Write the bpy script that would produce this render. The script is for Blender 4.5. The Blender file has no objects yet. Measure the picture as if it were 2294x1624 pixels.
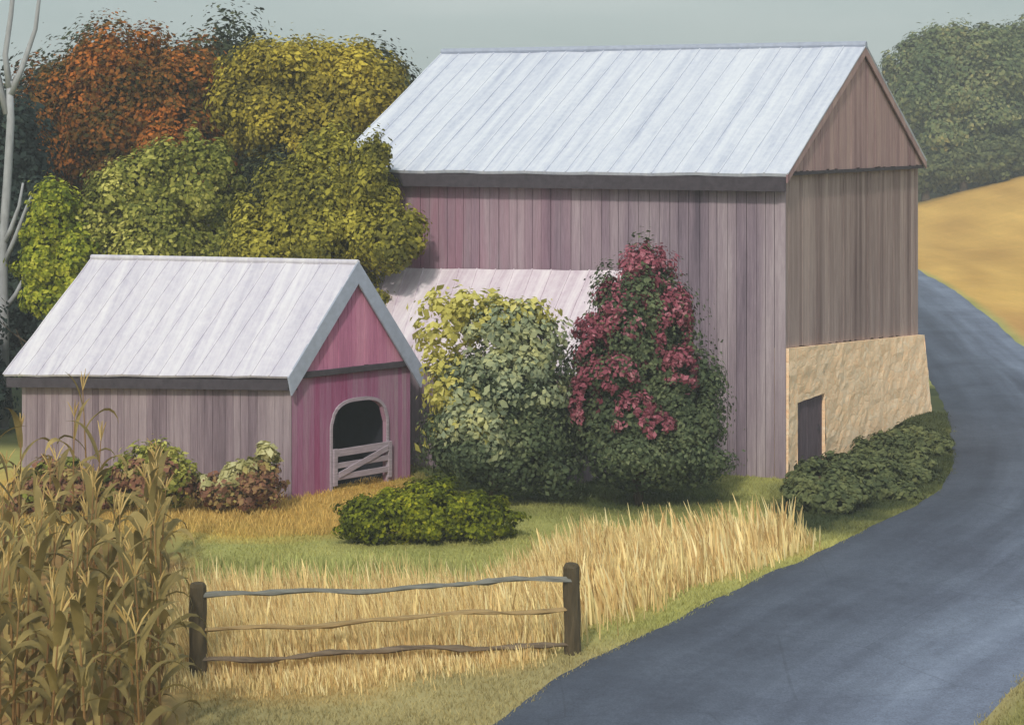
import bpy, bmesh, math, random
import numpy as np
from mathutils import Vector
C = bpy.context.scene.collection
scene = bpy.context.scene
rnd = random.Random(7)
rng = np.random.default_rng(11)
R = math.radians

# ---------------------------------------------------------------- camera
CAMH = 9.0
cd = bpy.data.cameras.new('camera'); cam = bpy.data.objects.new('camera', cd); C.objects.link(cam)
cam.location = (0, 0, CAMH); cam.rotation_euler = (R(90), 0, 0)
cd.sensor_width = 36; cd.lens = 4400 / 2294 * 36; cd.shift_y = -512 / 2294
cd.clip_start = 0.5; cd.clip_end = 6000
scene.camera = cam

# ---------------------------------------------------------------- light
SUN = Vector((-0.18, -0.72, 0.64)).normalized()
w = bpy.data.worlds.new('World'); scene.world = w; w.use_nodes = True
nt = w.node_tree; nt.nodes.clear()
wo = nt.nodes.new('ShaderNodeOutputWorld'); bg = nt.nodes.new('ShaderNodeBackground')
sky = nt.nodes.new('ShaderNodeTexSky'); sky.sky_type = 'NISHITA'; sky.sun_disc = False
sky.sun_elevation = math.asin(SUN.z); sky.sun_rotation = math.atan2(SUN.x, SUN.y)
sky.dust_density = 4.0; sky.air_density = 1.0; sky.ozone_density = 1.0; sky.altitude = 100
mx = nt.nodes.new('ShaderNodeMix'); mx.data_type = 'RGBA'; mx.inputs[0].default_value = 0.72
tc = nt.nodes.new('ShaderNodeTexCoord'); mp = nt.nodes.new('ShaderNodeMapping'); mp.inputs['Scale'].default_value = (1.5, 1.5, 9)
nz = nt.nodes.new('ShaderNodeTexNoise'); nz.inputs['Scale'].default_value = 2.2; nz.inputs['Detail'].default_value = 6
cr = nt.nodes.new('ShaderNodeValToRGB')
cr.color_ramp.elements[0].position = 0.3; cr.color_ramp.elements[0].color = (3.3, 4.15, 4.05, 1)
cr.color_ramp.elements[1].position = 0.72; cr.color_ramp.elements[1].color = (4.9, 5.5, 5.35, 1)
nt.links.new(tc.outputs['Generated'], mp.inputs[0]); nt.links.new(mp.outputs[0], nz.inputs[0])
nt.links.new(nz.outputs[0], cr.inputs[0]); nt.links.new(sky.outputs[0], mx.inputs[6]); nt.links.new(cr.outputs[0], mx.inputs[7])
nt.links.new(mx.outputs[2], bg.inputs[0]); bg.inputs[1].default_value = 0.15; nt.links.new(bg.outputs[0], wo.inputs[0])
sd = bpy.data.lights.new('sun', 'SUN'); sd.energy = 2.25; sd.angle = R(4); sd.color = (1.0, 0.93, 0.82)
so = bpy.data.objects.new('sun', sd); C.objects.link(so); so.rotation_euler = (-SUN).to_track_quat('-Z', 'Y').to_euler()
scene.view_settings.view_transform = 'Standard'; scene.view_settings.look = 'None'
scene.view_settings.exposure = 0.0; scene.view_settings.gamma = 1.0

# ---------------------------------------------------------------- helpers
def s2l(c):
    return tuple((v / 255 / 12.92) if v / 255 <= 0.04045 else ((v / 255 + 0.055) / 1.055) ** 2.4 for v in c)
def lk(o, parent=None):
    C.objects.link(o)
    if parent: o.parent = parent
    return o
def tag(o, label=None, cat=None, group=None, kind=None):
    if label: o['label'] = label
    if cat: o['category'] = cat
    if group: o['group'] = group
    if kind: o['kind'] = kind
    return o
def empty(name, loc, rz=0, **k):
    o = bpy.data.objects.new(name, None); C.objects.link(o); o.location = loc; o.rotation_euler = (0, 0, rz)
    o.empty_display_size = 0.3
    return tag(o, **k)
def mesh_np(name, v, f, mat, parent=None, smooth=False, col=None):
    """v (n,3) array, f (m,k) array of equal-size faces"""
    me = bpy.data.meshes.new(name); v = np.asarray(v, np.float32); f = np.asarray(f, np.int32)
    me.vertices.add(len(v)); me.vertices.foreach_set('co', v.ravel())
    m, k = f.shape
    me.loops.add(m * k); me.loops.foreach_set('vertex_index', f.ravel())
    me.polygons.add(m); me.polygons.foreach_set('loop_start', np.arange(0, m * k, k, dtype=np.int32))
    try: me.polygons.foreach_set('loop_total', np.full(m, k, np.int32))
    except Exception: pass
    if smooth: me.polygons.foreach_set('use_smooth', np.ones(m, bool))
    if col is not None:
        a = me.color_attributes.new('tint', 'FLOAT_COLOR', 'POINT')
        c4 = np.ones((len(v), 4), np.float32); c4[:, :3] = col; a.data.foreach_set('color', c4.ravel())
    me.update(calc_edges=True); me.validate()
    if mat: me.materials.append(mat)
    return lk(bpy.data.objects.new(name, me), parent)
class MB:
    def __init__(s): s.v = []; s.f = []
    def add(s, vs, fs):
        n = len(s.v); s.v += [tuple(p) for p in vs]; s.f += [tuple(i + n for i in f) for f in fs]; return s
    def box(s, a, b):
        (x0, y0, z0), (x1, y1, z1) = a, b
        return s.add([(x0,y0,z0),(x1,y0,z0),(x1,y1,z0),(x0,y1,z0),(x0,y0,z1),(x1,y0,z1),(x1,y1,z1),(x0,y1,z1)],
                     [(0,3,2,1),(4,5,6,7),(0,1,5,4),(1,2,6,5),(2,3,7,6),(3,0,4,7)])
    def hexa(s, p8):
        return s.add(p8, [(0,3,2,1),(4,5,6,7),(0,1,5,4),(1,2,6,5),(2,3,7,6),(3,0,4,7)])
    def slab(s, quad, t):
        q = [Vector(p) for p in quad]; n = (q[1]-q[0]).cross(q[3]-q[0]).normalized()
        return s.hexa([p - n*t for p in q] + q)
    def tube(s, pts, rs, seg=8, flat=1.0):
        pts = [Vector(p) for p in pts]; rings = []
        for i, p in enumerate(pts):
            d = (pts[min(i+1, len(pts)-1)] - pts[max(i-1, 0)]).normalized()
            a = d.cross(Vector((0.13, 1, 0.07))); a = a.normalized() if a.length > 1e-3 else Vector((1,0,0))
            b = d.cross(a).normalized()
            rings.append([p + (a*math.cos(t)*flat + b*math.sin(t))*rs[i] for t in [2*math.pi*k/seg for k in range(seg)]])
        n0 = len(s.v)
        for r_ in rings: s.v += [tuple(q) for q in r_]
        for i in range(len(pts)-1):
            for k in range(seg):
                a0 = n0+i*seg+k; a1 = n0+i*seg+(k+1) % seg
                s.f.append((a0, a1, a1+seg, a0+seg))
        s.f.append(tuple(n0+k for k in range(seg))[::-1]); s.f.append(tuple(n0+(len(pts)-1)*seg+k for k in range(seg)))
        return s
    def build(s, name, mat, parent=None, smooth=False, bevel=0):
        me = bpy.data.meshes.new(name); me.from_pydata(s.v, [], s.f); me.update()
        bm = bmesh.new(); bm.from_mesh(me); bmesh.ops.recalc_face_normals(bm, faces=bm.faces)
        if bevel: bmesh.ops.bevel(bm, geom=list(bm.edges), offset=bevel, segments=1, affect='EDGES', clamp_overlap=True)
        bm.to_mesh(me); bm.free()
        if smooth: me.polygons.foreach_set('use_smooth', [True]*len(me.polygons))
        if mat: me.materials.append(mat)
        return lk(bpy.data.objects.new(name, me), parent)

# ---------------------------------------------------------------- materials
def mat_base(name, rough=0.85, spec=0.25):
    m = bpy.data.materials.new(name); m.use_nodes = True
    t = m.node_tree; b = t.nodes['Principled BSDF']; b.inputs['Roughness'].default_value = rough
    b.inputs['Specular IOR Level'].default_value = spec
    return m, t, b
def N(t, typ, **k):
    n = t.nodes.new(typ)
    for a, v in k.items():
        if a in n.inputs.keys(): n.inputs[a].default_value = v
        else: setattr(n, a, v)
    return n
def noise(t, vec, scale, mapping=(1,1,1), detail=5, rough=0.6, loc=(0,0,0)):
    mp = N(t, 'ShaderNodeMapping'); mp.inputs['Scale'].default_value = mapping; mp.inputs['Location'].default_value = loc
    n = N(t, 'ShaderNodeTexNoise'); n.inputs['Scale'].default_value = scale; n.inputs['Detail'].default_value = detail; n.inputs['Roughness'].default_value = rough
    t.links.new(vec, mp.inputs[0]); t.links.new(mp.outputs[0], n.inputs['Vector']); return n.outputs[0]
def ramp(t, fac, stops):
    r = N(t, 'ShaderNodeValToRGB'); e = r.color_ramp.elements
    while len(e) < len(stops): e.new(0.5)
    for i, (p, c) in enumerate(stops): e[i].position = p; e[i].color = (*c, 1)
    t.links.new(fac, r.inputs[0]); return r.outputs[0]
def mixc(t, fac, a, b, mode='MIX'):
    m = N(t, 'ShaderNodeMix', data_type='RGBA', blend_type=mode)
    for i, v in ((0, fac), (6, a), (7, b)):
        if hasattr(v, 'links'): t.links.new(v, m.inputs[i])
        else: m.inputs[i].default_value = v if i == 0 else (*v, 1)
    return m.outputs[2]
def math_(t, op, a, b=None, clamp=False):
    m = N(t, 'ShaderNodeMath', operation=op, use_clamp=clamp)
    for i, v in enumerate((a, b)):
        if v is None: continue
        if hasattr(v, 'links'): t.links.new(v, m.inputs[i])
        else: m.inputs[i].default_value = v
    return m.outputs[0]
def bump(t, b, h, strength=0.3, dist=0.02):
    n = N(t, 'ShaderNodeBump'); n.inputs['Strength'].default_value = strength; n.inputs['Distance'].default_value = dist
    t.links.new(h, n.inputs['Height']); t.links.new(n.outputs[0], b.inputs['Normal'])

def wood(name, stops, tintleft=None, grain=(14,14,0.7), rough=0.9):
    """weathered boards: long vertical streaks, per-board shade, fine grain"""
    m, t, b = mat_base(name, rough, 0.15); g = N(t, 'ShaderNodeTexCoord').outputs['Object']
    geo = N(t, 'ShaderNodeNewGeometry')
    s1 = noise(t, g, 1.0, (1.3, 1.3, 0.10), 4, 0.55, (2.37, 0.41, 0.3)); s2 = noise(t, g, 1.0, grain, 5, 0.7)
    f = math_(t, 'ADD', math_(t, 'MULTIPLY', s1, 0.62), math_(t, 'MULTIPLY', geo.outputs['Random Per Island'], 0.12))
    f = math_(t, 'ADD', f, math_(t, 'MULTIPLY', s2, 0.30))
    c = ramp(t, f, stops)
    if tintleft:
        col, x0, x1, z0 = tintleft
        sp = N(t, 'ShaderNodeSeparateXYZ'); t.links.new(g, sp.inputs[0])
        mr = N(t, 'ShaderNodeMapRange'); mr.inputs['From Min'].default_value = x0; mr.inputs['From Max'].default_value = x1
        t.links.new(sp.outputs[0], mr.inputs[0])
        n3 = noise(t, g, 1.0, (1.8, 1.8, 0.14), 4, 0.6, (5, 3, 1))
        k = math_(t, 'MULTIPLY', mr.outputs[0], math_(t, 'MULTIPLY', math_(t, 'SUBTRACT', n3, 0.30, True), 3.2, True), True)
        c = mixc(t, k, c, col)
    fine = noise(t, g, 1.0, (60, 60, 2.5), 4, 0.7)
    c = mixc(t, 0.35, c, ramp(t, fine, [(0.3, (0.25, 0.25, 0.25)), (0.7, (0.8, 0.8, 0.8))]), 'OVERLAY')
    t.links.new(c, b.inputs['Base Color']); bump(t, b, fine, 0.35, 0.01); return m
def plain(name, col, var=0.25, scale=6, rough=0.85, mapping=(1,1,1), bmp=0.2, spec=0.25):
    m, t, b = mat_base(name, rough, spec); g = N(t, 'ShaderNodeTexCoord').outputs['Object']
    n = noise(t, g, scale, mapping, 6, 0.65)
    lo = tuple(c*(1-var) for c in col); hi = tuple(min(1, c*(1+var)) for c in col)
    t.links.new(ramp(t, n, [(0.3, lo), (0.7, hi)]), b.inputs['Base Color']); bump(t, b, n, bmp, 0.02); return m
def metal_roof(name, c_lo, c_mid, c_hi, rot=False):
    m, t, b = mat_base(name, 0.55, 0.35); g = N(t, 'ShaderNodeTexCoord').outputs['Object']
    s = noise(t, g, 1.0, (2.6, 0.10, 0.12), 4, 0.6); s2 = noise(t, g, 1.0, (9, 0.5, 0.5), 4, 0.7, (3, 1, 0))
    sp = noise(t, g, 5, (1, 1, 1), 8, 0.75)
    f = math_(t, 'ADD', math_(t, 'MULTIPLY', s, 0.6), math_(t, 'MULTIPLY', s2, 0.4))
    c = ramp(t, f, [(0.32, c_lo), (0.48, c_mid), (0.62, c_hi)])
    c = mixc(t, 0.20, c, ramp(t, sp, [(0.35, (0.2, 0.2, 0.2)), (0.65, (0.8, 0.8, 0.8))]), 'OVERLAY')
    rust = math_(t, 'MULTIPLY', math_(t, 'SUBTRACT', noise(t, g, 7, (1, 0.6, 0.6), 8, 0.8, (9, 2, 4)), 0.62, True), 4.0, True)
    c = mixc(t, math_(t, 'MULTIPLY', rust, 0.35), c, (0.28, 0.24, 0.22))
    t.links.new(c, b.inputs['Base Color']); bump(t, b, sp, 0.12, 0.01)
    return m
def foliage(name, stops, transl=0.25, nscale=0.9, gain=(1,1,1)):
    stops = [(p, tuple(min(.9, a*b) for a, b in zip(c, gain))) for p, c in stops]
    m, t, b = mat_base(name, 0.75, 0.2); geo = N(t, 'ShaderNodeNewGeometry')
    n = noise(t, geo.outputs['Position'], nscale, (1, 1, 1), 3, 0.55)
    f = math_(t, 'ADD', math_(t, 'MULTIPLY', n, 0.85), math_(t, 'MULTIPLY', math_(t, 'SUBTRACT', geo.outputs['Random Per Island'], 0.42), 0.38))
    c = ramp(t, f, stops); t.links.new(c, b.inputs['Base Color'])
    tr = N(t, 'ShaderNodeBsdfTranslucent'); ms = N(t, 'ShaderNodeMixShader'); ms.inputs[0].default_value = transl
    t.links.new(c, tr.inputs[0]); t.links.new(b.outputs[0], ms.inputs[1]); t.links.new(tr.outputs[0], ms.inputs[2])
    t.links.new(ms.outputs[0], t.nodes['Material Output'].inputs[0]); return m
def tinted(name, var=0.35, transl=0.0, rough=0.9, fine=True):
    m, t, b = mat_base(name, rough, 0.12); a = N(t, 'ShaderNodeAttribute', attribute_name='tint').outputs['Color']
    geo = N(t, 'ShaderNodeNewGeometry')
    if fine:
        n = noise(t, geo.outputs['Position'], 3.0, (1, 1, 1), 8, 0.7); n2 = noise(t, geo.outputs['Position'], 0.35, (1, 1, 1), 3, 0.5)
        n3 = noise(t, geo.outputs['Position'], 1.0, (0.9, 0.10, 1), 6, 0.8, (3, 1, 0))
        k = math_(t, 'ADD', math_(t, 'MULTIPLY', n, 0.4), math_(t, 'MULTIPLY', n2, 0.25)); k = math_(t, 'ADD', k, math_(t, 'MULTIPLY', n3, 0.35))
        bump(t, b, n, 0.5, 0.05)
    else: k = geo.outputs['Random Per Island']
    c = mixc(t, 1.0, a, ramp(t, k, [(0.2, (1-var,)*3), (0.8, (1+var,)*3)]), 'MULTIPLY')
    t.links.new(c, b.inputs['Base Color'])
    if transl:
        tr = N(t, 'ShaderNodeBsdfTranslucent'); ms = N(t, 'ShaderNodeMixShader'); ms.inputs[0].default_value = transl
        t.links.new(c, tr.inputs[0]); t.links.new(b.outputs[0], ms.inputs[1]); t.links.new(tr.outputs[0], ms.inputs[2])
        t.links.new(ms.outputs[0], t.nodes['Material Output'].inputs[0])
    return m

# ---------------------------------------------------------------- terrain
def sst(e0, e1, x):
    t = np.clip((x-e0)/(e1-e0), 0, 1); return t*t*(3-2*t)
def terr(x, y):
    x = np.asarray(x, float); y = np.asarray(y, float)
    h = 0.45*np.exp(-((x-11.0)**2+(y-61.5)**2)/9.0)
    h = h + sst(112, 205, y)*(3.2 + 0.27*np.clip(x-46, -12, 22))
    h = h + 14*sst(230, 900, y)*0.25
    h = h + 0.05*np.sin(x*0.7+1)*np.sin(y*0.45) + 0.03*np.sin(x*1.9)*np.cos(y*1.3+2)
    return h
def T(x, y): return float(terr(x, y))
class VN:
    """value noise on a lattice, for colour zones"""
    def __init__(s, seed): s.g = np.random.default_rng(seed).random((256, 256))
    def __call__(s, x, y):
        x = np.asarray(x, float); y = np.asarray(y, float)
        xi = np.floor(x).astype(int); yi = np.floor(y).astype(int); u = x-xi; v = y-yi; u = u*u*(3-2*u); v = v*v*(3-2*v)
        g = s.g; a = g[xi % 256, yi % 256]; b = g[(xi+1) % 256, yi % 256]; c = g[xi % 256, (yi+1) % 256]; d = g[(xi+1) % 256, (yi+1) % 256]
        return (a*(1-u)+b*u)*(1-v)+(c*(1-u)+d*u)*v
vn1, vn2 = VN(1), VN(2)
# road edges (world x, y)
ROADL = [(-3.6,22),(-2.3,25.5),(-0.2,29.9),(1.15,33),(3.9,37.7),(7.4,43.5),(9.9,47.7),(11.7,52.3),(13.4,60),(15.0,69.5),(16.6,82),(18.6,101),(20.8,124),(20.5,150),(14,180)]
ROADR = [(3.6,22),(5.0,25.5),(7.02,29.9),(8.5,32.5),(11.5,37.0),(14.6,43),(16.4,48),(17.7,53),(19.2,60),(20.3,69.5),(21.5,82.5),(24.0,101.5),(26.3,124),(27,152),(18,184)]
def inpoly(poly, x, y):
    x = np.asarray(x, float); y = np.asarray(y, float); r = np.zeros(x.shape, bool); n = len(poly)
    for i in range(n):
        x0, y0 = poly[i]; x1, y1 = poly[(i+1) % n]
        c = ((y0 > y) != (y1 > y)) & (x < (x1-x0)*(y-y0)/((y1-y0) or 1e-9)+x0); r ^= c
    return r
def poly_soft(poly, x, y, s=0.4):
    """fraction of jittered samples inside the polygon: soft, ragged edge"""
    a = np.zeros(np.shape(x)); k = 0
    for dx in (-s, 0, s):
        for dy in (-s*1.6, 0, s*1.6): a = a+inpoly(poly, x+dx, y+dy); k += 1
    return a/k
REED = [(-5.75,31.9),(-3,32.0),(0.1,33.3),(1.5,35.9),(3.3,38.7),(5.4,41.4),(6.5,43.2),(6.3,44.9),(2.6,42.9),(.9,40.9),(-.4,37.9),(-3,37.6),(-6.3,38.2)]
CORNF = [(-9,24),(-4.1,24),(-5.2,31.5),(-6.9,41),(-7.4,44),(-16,44),(-12,30)]
STRAW = [(-9.5,44.2),(-5.2,43.9),(-3.4,44.3),(-2.0,46),(-2.2,54),(-12,54),(-16,48)]
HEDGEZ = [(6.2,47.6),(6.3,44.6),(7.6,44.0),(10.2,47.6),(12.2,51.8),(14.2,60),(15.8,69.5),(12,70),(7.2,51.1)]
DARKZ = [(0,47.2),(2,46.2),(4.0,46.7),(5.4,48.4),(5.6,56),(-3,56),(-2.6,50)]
FIELD_C = s2l((206,172,98))
def gcol(x, y):
    x = np.asarray(x, float); y = np.asarray(y, float)
    n1 = vn1(x*0.5, y*0.35)[..., None]; n2 = vn2(x*1.7+9, y*1.2)[..., None]
    def L(a, b, t): return np.asarray(a)*(1-t)+np.asarray(b)*t
    lawn = L(s2l((146,150,86)), s2l((182,178,108)), n1); lawn = L(lawn, s2l((200,192,122)), 0.35*n2)
    verge = L(s2l((150,140,98)), s2l((180,166,116)), n1)
    c = L(lawn, verge, sst(36.5, 33, y)[..., None])
    def zone(c, poly, a, b, s=0.4, amt=1.0):
        k = poly_soft(poly, x+1.2*(vn1(x*.9, y*.9)-.5), y+1.6*(vn2(x*.8+4, y*.8)-.5), s)[..., None]*amt
        return L(c, L(a, b, n2), k)
    c = zone(c, STRAW, s2l((186,152,80)), s2l((206,176,96)), 0.5)
    c = zone(c, REED, s2l((186,156,100)), s2l((206,176,112)), 0.35)
    c = zone(c, CORNF, s2l((138,108,66)), s2l((166,132,82)), 0.3)
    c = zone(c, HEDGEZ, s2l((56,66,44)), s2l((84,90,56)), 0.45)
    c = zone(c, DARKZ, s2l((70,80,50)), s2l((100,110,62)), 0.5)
    # golden field on the far side of the road
    ry = np.array([p[1] for p in ROADR]); rx = np.array([p[0] for p in ROADR])
    ex = np.interp(y, ry, rx); k = (sst(0, 0.9, x-ex)*sst(62, 70, y))
    k = np.maximum(k, sst(150, 156, y))[..., None]
    st = vn1(x*0.16+y*0.035, y*0.11-x*0.5)[..., None]; st2 = vn2(x*0.5, y*0.06-x*0.16)[..., None]
    field = L(s2l((186,142,74)), s2l((230,186,102)), np.clip(st*0.8+st2*0.55-.12, 0, 1))
    field = L(field, s2l((206,158,104)), 0.5*sst(110, 84, y)[..., None])
    c = L(c, field, k)
    c = L(c, s2l((90,100,62)), (sst(196, 204, y)*0.9)[..., None])
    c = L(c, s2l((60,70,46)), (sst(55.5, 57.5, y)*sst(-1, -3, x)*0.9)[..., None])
    # olive grass in the inside of the bend, lower right
    k = (sst(0, 0.6, x-ex)*sst(60, 50, y))[..., None]; c = L(c, L(s2l((128,126,74)), s2l((156,150,92)), n1), k)
    return c
def axis(segs):
    o = []
    for a, b, s in segs: o += list(np.arange(a, b, s))
    return np.array(o+[segs[-1][1]])
gx = axis([(-3000,-300,300),(-300,-60,30),(-60,-20,2),(-20,32,0.25),(32,80,2),(80,320,30),(320,3200,320)])
gy = axis([(-60,16,4),(16,72,0.25),(72,140,0.8),(140,260,3),(260,600,20),(600,5000,400)])
GX, GY = np.meshgrid(gx, gy); GZ = terr(GX, GY)
V = np.stack([GX, GY, GZ], -1).reshape(-1, 3); nx, ny = len(gx), len(gy)
I = np.arange(nx*ny).reshape(ny, nx); F = np.stack([I[:-1,:-1], I[:-1,1:], I[1:,1:], I[1:,:-1]], -1).reshape(-1, 4)
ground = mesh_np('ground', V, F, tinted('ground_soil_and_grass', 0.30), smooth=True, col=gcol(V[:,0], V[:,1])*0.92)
tag(ground, kind='structure')

# road
def cat(P, n):
    P = np.array(P, float); out = []
    for i in range(len(P)-1):
        p0 = P[max(i-1,0)]; p1 = P[i]; p2 = P[i+1]; p3 = P[min(i+2, len(P)-1)]
        for k in range(n):
            t = k/n; out.append(0.5*((2*p1)+(-p0+p2)*t+(2*p0-5*p1+4*p2-p3)*t*t+(-p0+3*p1-3*p2+p3)*t**3))
    out.append(P[-1]); return np.array(out)
RL, RR = cat(ROADL, 16), cat(ROADR, 16); K = 16
vs, uv = [], []
dist = np.concatenate([[0], np.cumsum(np.linalg.norm(np.diff((RL+RR)/2, axis=0), axis=1))])
for i in range(len(RL)):
    for k in range(-1, K+2):
        s = min(max(k/K, 0), 1); p = RL[i]*(1-s)+RR[i]*s
        wob = 0
        if k in (-1, 0): wob = 0.10*(vn1(dist[i]*1.3, 3.1)-.5)+0.05*(vn2(dist[i]*5, 1.1)-.5)
        if k in (K, K+1): wob = 0.10*(vn1(dist[i]*1.3, 7.1)-.5)
        d = (RR[i]-RL[i]); d = d/np.linalg.norm(d)
        e = -0.12 if k == -1 else (0.12 if k == K+1 else 0); p = p+d*(wob+e)
        z = T(*p)+(-0.06 if k in (-1, K+1) else 0.035+0.05*(1-(2*s-1)**2)); vs.append((p[0], p[1], z)); uv.append((s, dist[i]))
M_ = K+3; fs = [(i*M_+k, i*M_+k+1, (i+1)*M_+k+1, (i+1)*M_+k) for i in range(len(RL)-1) for k in range(M_-1)]
m, t, b = mat_base('worn_asphalt', 0.88, 0.2)
u = N(t, 'ShaderNodeAttribute', attribute_name='roaduv').outputs['Vector']; g = N(t, 'ShaderNodeNewGeometry').outputs['Position']
st = noise(t, u, 1.0, (1.1, 0.05, 1), 4, 0.55); pt = noise(t, g, 0.35, (1,1,1), 4, 0.6); fn = noise(t, g, 26, (1,1,1), 8, 0.8); fn2 = noise(t, g, 5, (1,1,1), 6, 0.7)
f = math_(t, 'ADD', math_(t, 'MULTIPLY', st, 0.4), math_(t, 'MULTIPLY', pt, 0.6))
c = ramp(t, f, [(0.34, s2l((88,94,111))), (0.5, s2l((102,110,128))), (0.66, s2l((114,123,141)))])
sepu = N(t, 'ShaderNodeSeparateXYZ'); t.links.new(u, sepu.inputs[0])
verge_shade = math_(t, 'ADD', math_(t, 'MULTIPLY', sepu.outputs[0], 0.12), math_(t, 'MULTIPLY', st, 0.5))  # verge shade along the inner side, painted into the asphalt with random streaks
c = mixc(t, 0.6, c, ramp(t, verge_shade, [(0.30, (0.14,)*3), (0.60, (0.30,)*3), (0.88, (0.74,)*3)]), 'OVERLAY')
c = mixc(t, 0.55, c, ramp(t, fn, [(0.3, (0.12,)*3), (0.7, (0.88,)*3)]), 'OVERLAY')
c = mixc(t, 0.25, c, ramp(t, fn2, [(0.3, (0.25,)*3), (0.7, (0.75,)*3)]), 'OVERLAY')
# a few tar-sealed cracks
vo = N(t, 'ShaderNodeTexVoronoi', feature='DISTANCE_TO_EDGE'); vo.inputs['Scale'].default_value = 0.22
wv = N(t, 'ShaderNodeVectorMath', operation='ADD'); t.links.new(g, wv.inputs[0])
nv = N(t, 'ShaderNodeTexNoise'); nv.inputs['Scale'].default_value = 1.2; t.links.new(nv.outputs['Color'], wv.inputs[1]); t.links.new(wv.outputs[0], vo.inputs['Vector'])
ck = math_(t, 'MULTIPLY', math_(t, 'LESS_THAN', vo.outputs['Distance'], 0.003), 0.2); c = mixc(t, ck, c, (0.03, 0.032, 0.04))
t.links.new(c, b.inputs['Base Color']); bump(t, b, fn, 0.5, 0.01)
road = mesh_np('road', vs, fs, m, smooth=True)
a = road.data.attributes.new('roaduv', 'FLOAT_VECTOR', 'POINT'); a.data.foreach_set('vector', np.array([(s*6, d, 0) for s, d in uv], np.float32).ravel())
tag(road, kind='structure')

# ---------------------------------------------------------------- building materials
W_BIG = wood('weathered_lilac_boards', [(0.34, s2l((100,90,102))), (0.46, s2l((130,116,128))), (0.56, s2l((148,134,143))), (0.66, s2l((168,155,162)))],
             tintleft=(s2l((150,108,126)), -4.0, -12.0, 0))
W_GAB = wood('weathered_brown_boards', [(0.34, s2l((112,92,92))), (0.48, s2l((146,126,124))), (0.62, s2l((174,154,150)))])
W_TRI = wood('reddish_brown_boards', [(0.34, s2l((128,102,106))), (0.48, s2l((158,130,132))), (0.62, s2l((182,154,150)))])
W_SML = wood('grey_mauve_boards', [(0.34, s2l((94,82,90))), (0.48, s2l((130,115,124))), (0.62, s2l((156,142,148)))])
W_PNK = wood('faded_pink_boards', [(0.36, s2l((148,76,114))), (0.50, s2l((156,106,136))), (0.66, s2l((164,138,152)))])
W_PNK2 = wood('rose_pink_boards', [(0.34, s2l((172,108,140))), (0.48, s2l((192,126,156))), (0.62, s2l((204,144,168)))])
W_DRK = plain('dark_weathered_timber', s2l((72,67,74)), 0.3, 5, 0.9, (1, 1, 1), 0.4)
W_DOOR = plain('purple_brown_door_planks', s2l((98,84,92)), 0.3, 5, 0.9, (3, 3, 0.5), 0.4)
W_GATE = plain('grey_gate_timber', s2l((164,152,164)), 0.25, 8, 0.9, (0.4, 0.4, 3), 0.4)
M_TRIM = plain('blue_grey_trim', s2l((160,168,186)), 0.12, 5, 0.7)
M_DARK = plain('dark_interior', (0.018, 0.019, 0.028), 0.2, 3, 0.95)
M_ROOF = metal_roof('pale_metal_roof', s2l((174,181,200)), s2l((198,203,217)), s2l((212,216,226)))
M_ROOF2 = metal_roof('pale_lavender_metal_roof', s2l((186,183,199)), s2l((202,199,212)), s2l((216,214,223)))
M_ROOF3 = metal_roof('pale_pink_metal_roof', s2l((190,172,186)), s2l((212,200,210)), s2l((228,220,226)))
m, t, b = mat_base('rough_cream_stone', 0.92, 0.15); g = N(t, 'ShaderNodeTexCoord').outputs['Object']
vo = N(t, 'ShaderNodeTexVoronoi', feature='DISTANCE_TO_EDGE'); vo.inputs['Scale'].default_value = 3.2
vc = N(t, 'ShaderNodeTexVoronoi'); vc.inputs['Scale'].default_value = 3.2
mp = N(t, 'ShaderNodeMapping'); mp.inputs['Scale'].default_value = (0.3, 0.75, 1.3)
ad = N(t, 'ShaderNodeVectorMath', operation='ADD'); nv = N(t, 'ShaderNodeTexNoise'); nv.inputs['Scale'].default_value = 2.0; nv.inputs['Detail'].default_value = 4
sc_ = N(t, 'ShaderNodeVectorMath', operation='SCALE'); sc_.inputs['Scale'].default_value = 0.5
t.links.new(g, nv.inputs['Vector']); t.links.new(nv.outputs['Color'], sc_.inputs[0]); t.links.new(g, ad.inputs[0]); t.links.new(sc_.outputs[0], ad.inputs[1])
t.links.new(ad.outputs[0], mp.inputs[0]); t.links.new(mp.outputs[0], vo.inputs['Vector']); t.links.new(mp.outputs[0], vc.inputs['Vector'])
fine = noise(t, g, 9, (1,1,1), 8, 0.75)
c = ramp(t, fine, [(0.3, s2l((255,206,164))), (0.5, s2l((255,220,184))), (0.7, s2l((255,234,206)))])
sepc = N(t, 'ShaderNodeSeparateColor'); t.links.new(vc.outputs['Color'], sepc.inputs[0])
c = mixc(t, 0.30, c, ramp(t, sepc.outputs[0], [(0.0, (0.3,0.3,0.3)), (1.0, (0.75,0.72,0.66))]), 'OVERLAY')
ed = ramp(t, vo.outputs['Distance'], [(0.0, (0.3,)*3), (0.14, (1,)*3)])
c = mixc(t, math_(t, 'MULTIPLY', math_(t, 'SUBTRACT', 1.0, ed), 0.22), c, s2l((214,178,134)))
t.links.new(c, b.inputs['Base Color']); hh = math_(t, 'ADD', math_(t, 'MULTIPLY', ed, 0.6), fine); bump(t, b, hh, 0.4, 0.04)
M_STONE = m

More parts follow.
